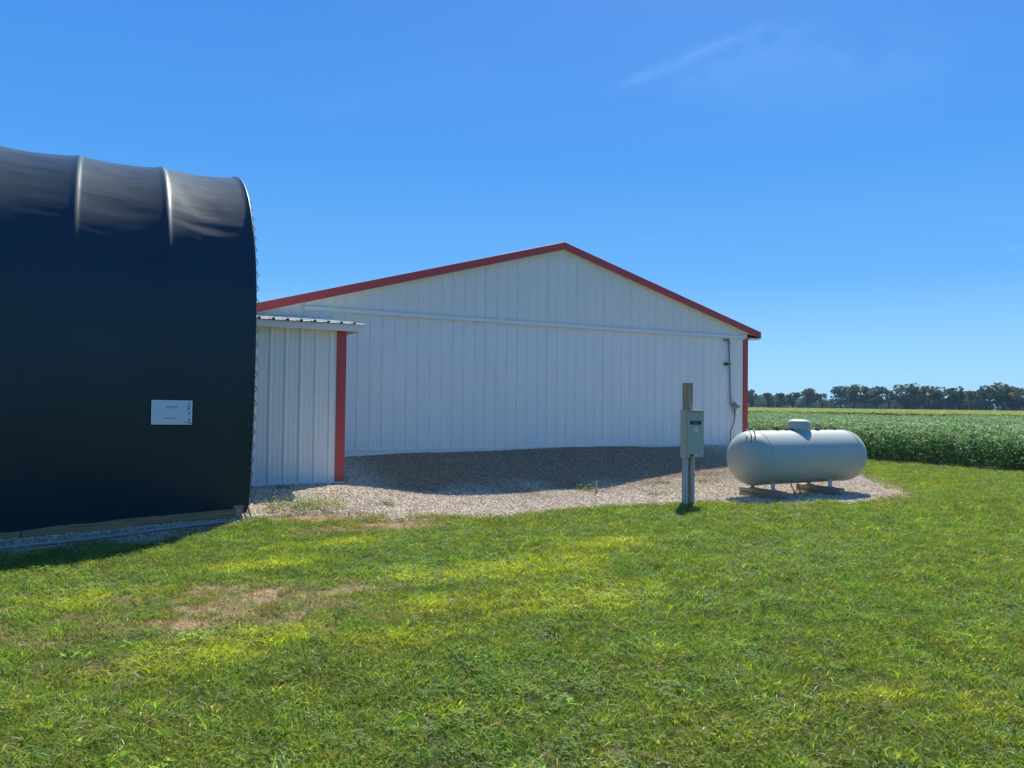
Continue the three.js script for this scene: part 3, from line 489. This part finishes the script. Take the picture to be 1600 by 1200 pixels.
/* ---------- lawn ---------- */
function bladeGeo(seed, n, o) { // n bent blades; o: h0 h1 w spread lean flat
  const R = rng(seed), p = [], c = [], idx = [];
  for (let i = 0; i < n; i++) {
    const a = R() * 6.283, rr = o.spread * Math.sqrt(R()), bx = Math.cos(a) * rr, bz = Math.sin(a) * rr, h = lerp(o.h0, o.h1, R()), dir = R() * 6.283, lean = o.lean * (.25 + R()), w = o.w * (.6 + .8 * R());
    const dx = Math.cos(dir), dz = Math.sin(dir), tw = R() * 6.283, wx = Math.cos(tw), wz = Math.sin(tw), k = p.length / 3, tone = .6 + .6 * R() + (R() < .15 ? .45 : 0), warm = R() < (o.straw ?? .08) ? 1 : 0;
    for (const [t, ww] of [[0, .8], [.55, 1], [1, 0]]) {
      const L = lean * h * t * t * 1.6, y = h * t * (1 - .35 * lean * t), x = bx + dx * L, z = bz + dz * L;
      const col = warm ? [2.6 * tone, 1.7 * tone, 2.2 * tone] : [tone * (.8 + .3 * t), tone * (.85 + .2 * t), tone];
      if (ww) { p.push(x - wx * w * ww / 2, y, z - wz * w * ww / 2, x + wx * w * ww / 2, y, z + wz * w * ww / 2); c.push(...col, ...col); } else { p.push(x, y, z); c.push(...col); }
    }
    idx.push(k, k + 1, k + 2, k + 2, k + 1, k + 3, k + 2, k + 3, k + 4);
  }
  const g = new THREE.BufferGeometry(); g.setAttribute('position', new THREE.Float32BufferAttribute(p, 3)); g.setAttribute('color', new THREE.Float32BufferAttribute(c, 3)); g.setIndex(idx); g.computeVertexNormals(); return g;
}
function leafClusterGeo(seed, n, o) { // small round leaflets on short stalks (clover and broad weeds)
  const R = rng(seed), p = [], c = [], idx = [];
  for (let i = 0; i < n; i++) {
    const a = R() * 6.283, rr = o.spread * Math.sqrt(R()), h = lerp(o.h0, o.h1, R()), cx = Math.cos(a) * rr, cz = Math.sin(a) * rr, t0 = R() * 6.283;
    for (let k = 0; k < 3; k++) {
      const d = t0 + k * 2.094, L = o.leaf * (.7 + .6 * R()), wd = L * .42, tone = .75 + .5 * R(), tilt = (R() - .5) * .9, b = p.length / 3, ux = Math.cos(d), uz = Math.sin(d);
      for (const [f, s] of [[0, 0], [.5, 1], [.5, -1], [1, .55], [1, -.55]]) { p.push(cx + ux * L * f - uz * wd * s, h + tilt * L * f + .15 * wd * Math.abs(s), cz + uz * L * f + ux * wd * s); c.push(tone, tone, tone); }
      idx.push(b, b + 2, b + 1, b + 1, b + 2, b + 4, b + 1, b + 4, b + 3);
    }
  }
  const g = new THREE.BufferGeometry(); g.setAttribute('position', new THREE.Float32BufferAttribute(p, 3)); g.setAttribute('color', new THREE.Float32BufferAttribute(c, 3)); g.setIndex(idx); g.computeVertexNormals(); return g;
}
const leafMat = (rough, trans, coat = 0, o = {}) => new THREE.MeshPhysicalMaterial({ color: 0xffffff, vertexColors: true, side: THREE.DoubleSide, roughness: rough, transmission: trans, thickness: 0, clearcoat: coat, clearcoatRoughness: .35, ...o });
const grassMat = leafMat(.88, .64, .05, { specularIntensity: .3 }), strawMat = leafMat(.9, .25, 0, { specularIntensity: .4 });
{
  const R = rng(2024);
  const A = [[], [], []], B = [], C = [], D = [];
  for (let i = 0; i < 620000; i++) {
    const f = 1.6 + 26 * R() ** 1.7, s = (R() * 2 - 1) * (f * .80 + .9);
    const a = 28.3 * Math.PI / 180, x = f * Math.sin(a) + s * Math.cos(a), z = -f * Math.cos(a) + s * Math.sin(a);
    // keep the density that the distance asks for (draws per square metre fall with 1/(f^0.41 * width))
    const dens = 620000 / (26 ** (1 / 1.7) * 1.7 * Math.max(f - 1.6, .05) ** (.7 / 1.7) * 2 * (f * .8 + .9)); // draws per m2 here
    const want = f < 6 ? 620 : f < 10 ? 420 : f < 16 ? 240 : 150;
    if (R() > want / dens) continue;
    if (x > FIELD_X + .1 || x < -8 || z < -30 || (z < -10.7 && x < 1.75) || (z < -15.3 && x < 15.5) || (z < -13.2 && x < 3.9)) continue;
    const d = gravelD(x, z); if (d > .22 || (d > -.1 && R() < .35 + d * 2.6)) continue;
    const dr = dryness(x, z), br = bright(x, z), y = height(x, z), n = fbm(x * 4, z * 4, 3, 66), n2 = fbm(x * .7, z * .7, 3, 166), n4 = fbm(x * 11, z * 11, 2, 266), far = f > 10 ? 1.2 : 1;
    if (R() < dr * .92 - .08) { if (R() < .75) D.push({ x, y, z, ry: R() * 6.28, s: .8 + .6 * R(), c: [.46, .36, .18].map((v) => v * (.7 + .6 * R())) }); continue; }
    const edge = x > FIELD_X - .5 ? .6 : 0, k = (.30 + .55 * n + .72 * n4 + .25 * R()) * (R() < .13 ? 1.6 : .98) * (1 - .25 * (n2 - .5));
    let col = [lerp(.150, .250, n2) * (.7 + .65 * R()), lerp(.270, .335, n2), .024];
    col = col.map((v, j) => lerp(v, [.36, .43, .020][j], clamp(br * 1.4)) * k); const fringe = sstep(-.55, .05, d) * (fbm(x * 2.2, z * 2.2, 3, 404) > .5 ? .75 : .25);
    col = col.map((v, j) => lerp(v, [.34, .27, .09][j], clamp(dr * 1.1 + edge * .3 + fringe * .6)));
    const t = R(), it = { x, y: y - .004, z, ry: R() * 6.28, rx: (R() - .5) * .3, rz: (R() - .5) * .3, s: far * (.50 + .5 * n4 + .5 * R()) * (1 + br * .15) * (1 - .25 * dr), c: col };
    const clov = sstep(.50, .66, fbm(x * 1.1 + 9, z * 1.1, 3, 201));
    if (t < 0.03 + clov * .16) { it.c = [col[0] * .8, col[1] * .95, col[2] * 1.1]; C.push(it); }
    else if (t < .12 + clov * .16 + br * .28) B.push(it);
    else A[Math.floor(R() * 3)].push(it);
    if (R() < .07 + .06 * (n2 > .55)) D.push({ x, y: y + .018, z, ry: R() * 6.28, s: .6 + .6 * R(), c: [.52, .47, .27].map((v) => v * (.6 + .6 * R())) });
  }
  A.forEach((l, i) => instances('grass', bladeGeo(300 + i, 15, { h0: .03, h1: .075, w: .0052, spread: .055, lean: .95 }), grassMat, l, ['short mown green grass covering the whole lawn', 'short mown green grass covering the whole lawn', 'short mown green grass covering the whole lawn'][i], 'grass'));
  instances('broad_grass', bladeGeo(400, 9, { h0: .03, h1: .06, w: .0085, spread: .045, lean: 1.2, straw: .02 }), grassMat, B, 'broader bright yellow green blades standing in clumps in the lawn', 'grass');
  instances('clover', leafClusterGeo(500, 7, { h0: .025, h1: .06, spread: .06, leaf: .013 }), grassMat, C, 'small round clover leaves growing between the grass', 'clover');
  instances('dry_grass', bladeGeo(600, 8, { h0: .02, h1: .05, w: .0032, spread: .06, lean: 2.2, straw: 0 }), strawMat, D, 'straw coloured dead grass lying in the bare patches', 'dry grass');
  console.log('lawn', A.map((l) => l.length), B.length, C.length, D.length);
}
/* weeds in the gravel, each a plant of its own */
{
  const W = [[2.5, -11.15, .40, .24, 'leafy green weed clump in the gravel in front of the shed', 0], [2.9, -11.1, .36, .2, 'yellowish grass clump beside the leafy weed near the shed', 1], [2.65, -12.75, .22, .07, 'low dark weed in the shade at the foot of the shed', 0], [8.30, -12.55, .30, .14, 'thin green weed tuft behind the marker stake', 1], [7.75, -12.7, .26, .12, 'reddish brown dried weed tuft left of the marker stake', 2], [10.9, -12.0, .34, .13, 'pale green weed clump between the utility post and the tank', 1], [9.1, -11.2, .2, .1, 'small sparse weed at the right of the marker stake', 0], [3.95, -11.3, .14, .10, 'single small weed sprout in the bright gravel', 0], [10.1, -12.3, .22, .09, 'faint low weed just right of the utility post', 0]];
  const tint = [[.16, .26, .03], [.25, .29, .04], [.27, .16, .10]];
  W.forEach(([x, z, sp, h, label, k], i) => {
    const y = height(x, z), t = thing('weed', label, 'weed', [x, y, z]);
    const mk = (name, g) => { const c = g.attributes.color; for (let j = 0; j < c.count; j++) c.setXYZ(j, c.getX(j) * tint[k][0], c.getY(j) * tint[k][1], c.getZ(j) * tint[k][2]); g.translate(x, y, z); part(name, g, grassMat, t); };
    mk('blades', bladeGeo(700 + i, Math.round(900 * sp * sp + 40), { h0: h * .4, h1: h, w: .006, spread: sp, lean: 1.0, straw: .12 }));
    if (k !== 2) mk('leaves', leafClusterGeo(720 + i, Math.round(300 * sp * sp + 10), { h0: .03, h1: h * .8, spread: sp * .9, leaf: .028 }));
  });
}

/* ---------- the soybean field ---------- */
{
  const plant = (seed, n, top) => { // trifoliate leaves over a bushy plant, with stems
    const R = rng(seed), p = [], c = [], idx = [];
    for (let i = 0; i < n; i++) {
      const a = R() * 6.283, hgt = .12 + (top - .12) * (1 - R() ** 1.9), rad = .34 * Math.sqrt(R()) * (hgt > top * .85 ? .85 : 1), cx = Math.cos(a) * rad, cz = Math.sin(a) * rad, t0 = R() * 6.283;
      const tone0 = .75 + .5 * R();
      for (let k = 0; k < 3; k++) {
        const d = t0 + (k - 1) * 1.35, L = .062 + .04 * R(), wd = L * .36, droop = -.25 - .7 * R() + (R() < .25 ? .8 : 0), roll = (R() - .5) * .9, ux = Math.cos(d), uz = Math.sin(d), b = p.length / 3, tone = tone0 * (.85 + .3 * R());
        for (const [f, s, y] of [[0.1, 0, 0], [.45, 1, .12], [.45, -1, .12], [1, 0, -.12], [.5, 0, 0]]) { p.push(cx + ux * (.03 + L * f) - uz * wd * s, hgt + droop * L * f + roll * wd * s + y * wd, cz + uz * (.03 + L * f) + ux * wd * s); c.push(tone, tone, tone); }
        idx.push(b, b + 2, b + 4, b, b + 4, b + 1, b + 2, b + 3, b + 4, b + 4, b + 3, b + 1);
      }
    }
    for (let i = 0; i < 5; i++) { const a = R() * 6.28, x1 = Math.cos(a) * .2, z1 = Math.sin(a) * .2, b = p.length / 3; p.push(-.005, 0, 0, .005, 0, 0, x1, top * .8, z1); c.push(.8, .8, .5, .8, .8, .5, .8, .8, .5); idx.push(b, b + 1, b + 2); }
    const g = new THREE.BufferGeometry(); g.setAttribute('position', new THREE.Float32BufferAttribute(p, 3)); g.setAttribute('color', new THREE.Float32BufferAttribute(c, 3)); g.setIndex(idx); g.computeVertexNormals(); return g;
  };
  const soyMat = leafMat(.8, .5, .05, { clearcoatRoughness: .3, specularIntensity: .5 });
  const R = rng(515), L = [[], []], Y = [];
  const inView = (x, z) => { const [f, s] = eyeXZ(x, z); return f > 2 && s > f * .22 - 3 && s < f * .74 + 3; };
  for (let x = FIELD_X + .35; x < 90; x += .42) for (let z = 3; z > -110; z -= .36) {
    const px = x + (R() - .5) * .16, pz = z + (R() - .5) * .3, d = Math.hypot(px, pz);
    if (!inView(px, pz) || d > 74) continue;
    if (d > 40 && R() < .35) continue;
    const n = fbm(px * .12, pz * .12, 3, 14), yel = 0;
    const k = .8 + .4 * R(); const col = [lerp(.09, .12, n) * k, lerp(.23, .265, n) * k, .038 * k];
    L[R() < .5 ? 0 : 1].push({ x: px, y: height(px, pz) - .02, z: pz, ry: R() * 6.28, s: (.92 + .2 * R()) * (1 + (n - .5) * .25) * (x < FIELD_X + .5 ? .92 : 1), c: col });
  }
  L.forEach((l, i) => instances('soybean_plants', plant(800 + i, 68, .98), soyMat, l, 'dense dark green soybean crop beyond the lawn on the right', 'crop'));
  for (let k = 0; k < 26000; k++) { // the yellower crop that runs on to the trees
    const d = Math.sqrt(lerp(70 * 70, 205 * 205, R() ** 1.5)), a = (28.3 + 13 + R() * 26) * Math.PI / 180, x = Math.sin(a) * d, z = -Math.cos(a) * d, q = .8 + .4 * R();
    Y.push({ x, y: 0, z, ry: R() * 6.28, s: 1.5 + .3 * R(), s3: [2, 1.06 + .2 * R(), 2], c: [.26 * q, .33 * q, .02 * q] });
  }
  instances('far_crop', plant(860, 44, .98), leafMat(.85, .5, 0, { specularIntensity: .3 }), Y, 'bright yellow green crop strip in front of the tree line', 'crop');
  console.log('soy', L[0].length, L[1].length);
}

/* ---------- the tree line ---------- */
{
  const bark = new THREE.MeshStandardMaterial({ color: RGB(.055, .045, .038), roughness: .95 });
  const leafTones = [[.105, .140, .036], [.125, .150, .040], [.085, .125, .040], [.14, .155, .045]];
  function crownGeo(seed, H, Wd, low, fill) {
    const R = rng(seed), lobes = [], p = [], c = [], nL = Math.round(9 + 7 * fill);
    for (let i = 0; i < nL; i++) { const a = R() * 6.283, rr = Wd * .5 * Math.sqrt(R()) * .78, yy = lerp(low, H * .86, R() ** .8), t = (yy - low) / (H - low), sh = Math.sqrt(clamp(1.15 - (t * 2 - .75) ** 2 * .55)); lobes.push([Math.cos(a) * rr * sh, yy, Math.sin(a) * rr * sh, Wd * (.12 + .10 * R()), .5 + .25 * R()]); }
    lobes.push([0, H * .82, 0, Wd * .2, .75]);
    const n = Math.round(860 * fill + 120);
    for (let i = 0; i < n; i++) {
      const l = lobes[Math.floor(R() * lobes.length)], u = R() * 2 - 1, a = R() * 6.283, q = Math.sqrt(1 - u * u), rad = l[3] * (.55 + .5 * R() ** .5);
      const x = l[0] + Math.cos(a) * q * rad, y = Math.min(l[1] + u * rad * l[4], H), z = l[2] + Math.sin(a) * q * rad, s = .17 + .22 * R(), tone = .7 + .6 * R();
      const nrm = V(R() - .5, R() - .3, R() - .5).normalize(), t1 = V(1, 0, 0).cross(nrm).normalize(), t2 = nrm.clone().cross(t1), ring = [];
      for (let k = 0; k < 5; k++) { const w = k / 5 * 6.283 + R() * .6, r = s * (.6 + .7 * R()); ring.push(V(x, y, z).addScaledVector(t1, Math.cos(w) * r).addScaledVector(t2, Math.sin(w) * r).addScaledVector(nrm, (R() - .5) * s * .5)); }
      for (let k = 1; k < 4; k++) for (const v of [ring[0], ring[k], ring[k + 1]]) { p.push(v.x, v.y, v.z); c.push(tone, tone, tone); }
    }
    const g = new THREE.BufferGeometry(); g.setAttribute('position', new THREE.Float32BufferAttribute(p, 3)); g.setAttribute('color', new THREE.Float32BufferAttribute(c, 3)); g.computeVertexNormals(); return [g, lobes];
  }
  const mats = leafTones.map((t) => new THREE.MeshPhysicalMaterial({ color: RGB(...t), vertexColors: true, side: THREE.DoubleSide, roughness: .85, transmission: .35, thickness: 0, specularIntensity: .4 }));
  function tree(name, x, z, H, Wd, fill, low, seed, label) {
    const t = thing(name, label, 'tree', [x, 0, z], 'trees along the far edge of the field');
    const [g, lobes] = crownGeo(seed, H, Wd, H * low, fill);
    const R = rng(seed + 5), limbs = [rod([0, -.1, 0], [(R() - .5) * .3, H * .45, (R() - .5) * .3], .32, .2, 7)];
    for (const l of lobes.slice(0, 7)) limbs.push(rod([0, H * (.22 + .2 * R()), 0], [l[0], l[1], l[2]], .15, .05, 5));
    g.translate(x, 0, z); const tr = merge(limbs); tr.translate(x, 0, z);
    part('crown', g, mats[seed % 4], t); part('trunk', tr, bark, t);
  }
  // x, z, height, width, fullness, lowest leaf (share of the height)
  const T = [
    [203, -199, 7.9, 6.2, .9, 0.17, 'leftmost full tree of the far row, right beside the red barn corner'], [204, -192, 6.5, 6.0, .8, 0.17, 'second far tree right of the barn corner, round and low'], [205, -187, 6.4, 4.3, .7, 0.25, 'third far tree right of the barn corner, narrow with a visible trunk'], [206, -183, 6.8, 4.6, .7, 0.25, 'fourth far tree right of the barn corner, narrow and upright'],
    [206, -177, 8.0, 7.6, 1, 0.31, 'round far tree standing alone left of the sparse dead-looking tree'], [207, -172, 6.4, 4.2, .16, 0.31, 'sparse thin tree with bare limbs between two round far trees'],
    [207, -165, 8.6, 8.6, 1.1, 0.23, 'broad dark far tree above the right half of the propane tank'], [207, -160, 9.1, 8.0, 1.1, 0.30, 'tallest far tree just left of the middle gap in the row'], [207, -156, 8.6, 6.4, 1, 0.31, 'upright far tree with a clear trunk in the middle of the row'], [207, -152, 8.5, 7.0, 1, 0.25, 'dark far tree left of the open-limbed tree'],
    [207, -148, 7.4, 5.2, .2, 0.30, 'open far tree whose bare limbs let the sky through'], [207, -143, 8.7, 7.4, 1.1, 0.15, 'full far tree right of the open-limbed tree'], [206, -139, 9.0, 8.0, 1.2, 0.15, 'high rounded far tree right of the middle of the row'], [206, -135, 8.3, 7.6, 1.1, 0.15, 'dark far tree on the right shoulder of the high rounded one'],
    [205, -131, 8.0, 7.0, 1, 0.17, 'far tree with a small sky hole in its lower leaves'], [204, -127, 7.6, 6.0, .9, 0.17, 'lower far tree before the spiky-topped one'], [204, -125, 8.3, 4.4, .5, 0.31, 'far tree with a thin spiky top right of the middle'], [203, -121, 6.7, 5.0, .7, 0.20, 'low far tree in the dip of the row on the right'],
    [202, -117, 7.8, 6.8, 1, 0.15, 'dark far tree right of the dip in the row'], [201, -112, 8.5, 8.2, 1.2, 0.17, 'high domed far tree near the right edge of the photo'], [200, -109, 7.5, 6.4, 1, 0.15, 'far tree between the domed tree and the right edge'], [198, -105, 7.2, 6.6, 1, 0.15, 'far tree cut by the right edge of the photo'],
    [196, -100, 7.5, 6.8, 1, 0.15, 'far tree just outside the right edge'], [201, -205, 7.0, 6.4, .9, 0.17, 'far tree hidden behind the barn corner'],
  ];
  T.forEach((q, i) => tree('oak_tree', q[0], q[1], q[2], q[3], q[4], q[5], 900 + i * 7, q[6]));
  // low woods farther off, read as one mass
  const R = rng(66), parts = [];
  const [w1] = crownGeo(991, 7, 12, .6, 1.1), [w2] = crownGeo(992, 6, 11, .5, 1.1), WL = [[], []];
  for (let i = 0; i < 70; i++) { const u = i / 69, x = lerp(300, 262, u) + R() * 30, z = lerp(-330, -110, u) + R() * 4; WL[i % 2].push({ x, y: -.3, z, ry: R() * 6, s: .8 + .35 * R(), c: [1, 1, 1] }); }
  instances('distant_woods', w1, mats[2], WL[0], 'low distant woods showing blue between the trunks of the far trees', 'woods'); instances('distant_woods', w2, mats[0], WL[1], 'low distant woods showing blue between the trunks of the far trees', 'woods');
}

const renderer = new THREE.WebGLRenderer({ antialias: true });
renderer.setSize(1024, 768);
renderer.toneMapping = THREE.LinearToneMapping; renderer.toneMappingExposure = EXPOSURE;
renderer.shadowMap.enabled = true; renderer.shadowMap.type = THREE.PCFSoftShadowMap;
renderer.render(scene, camera);
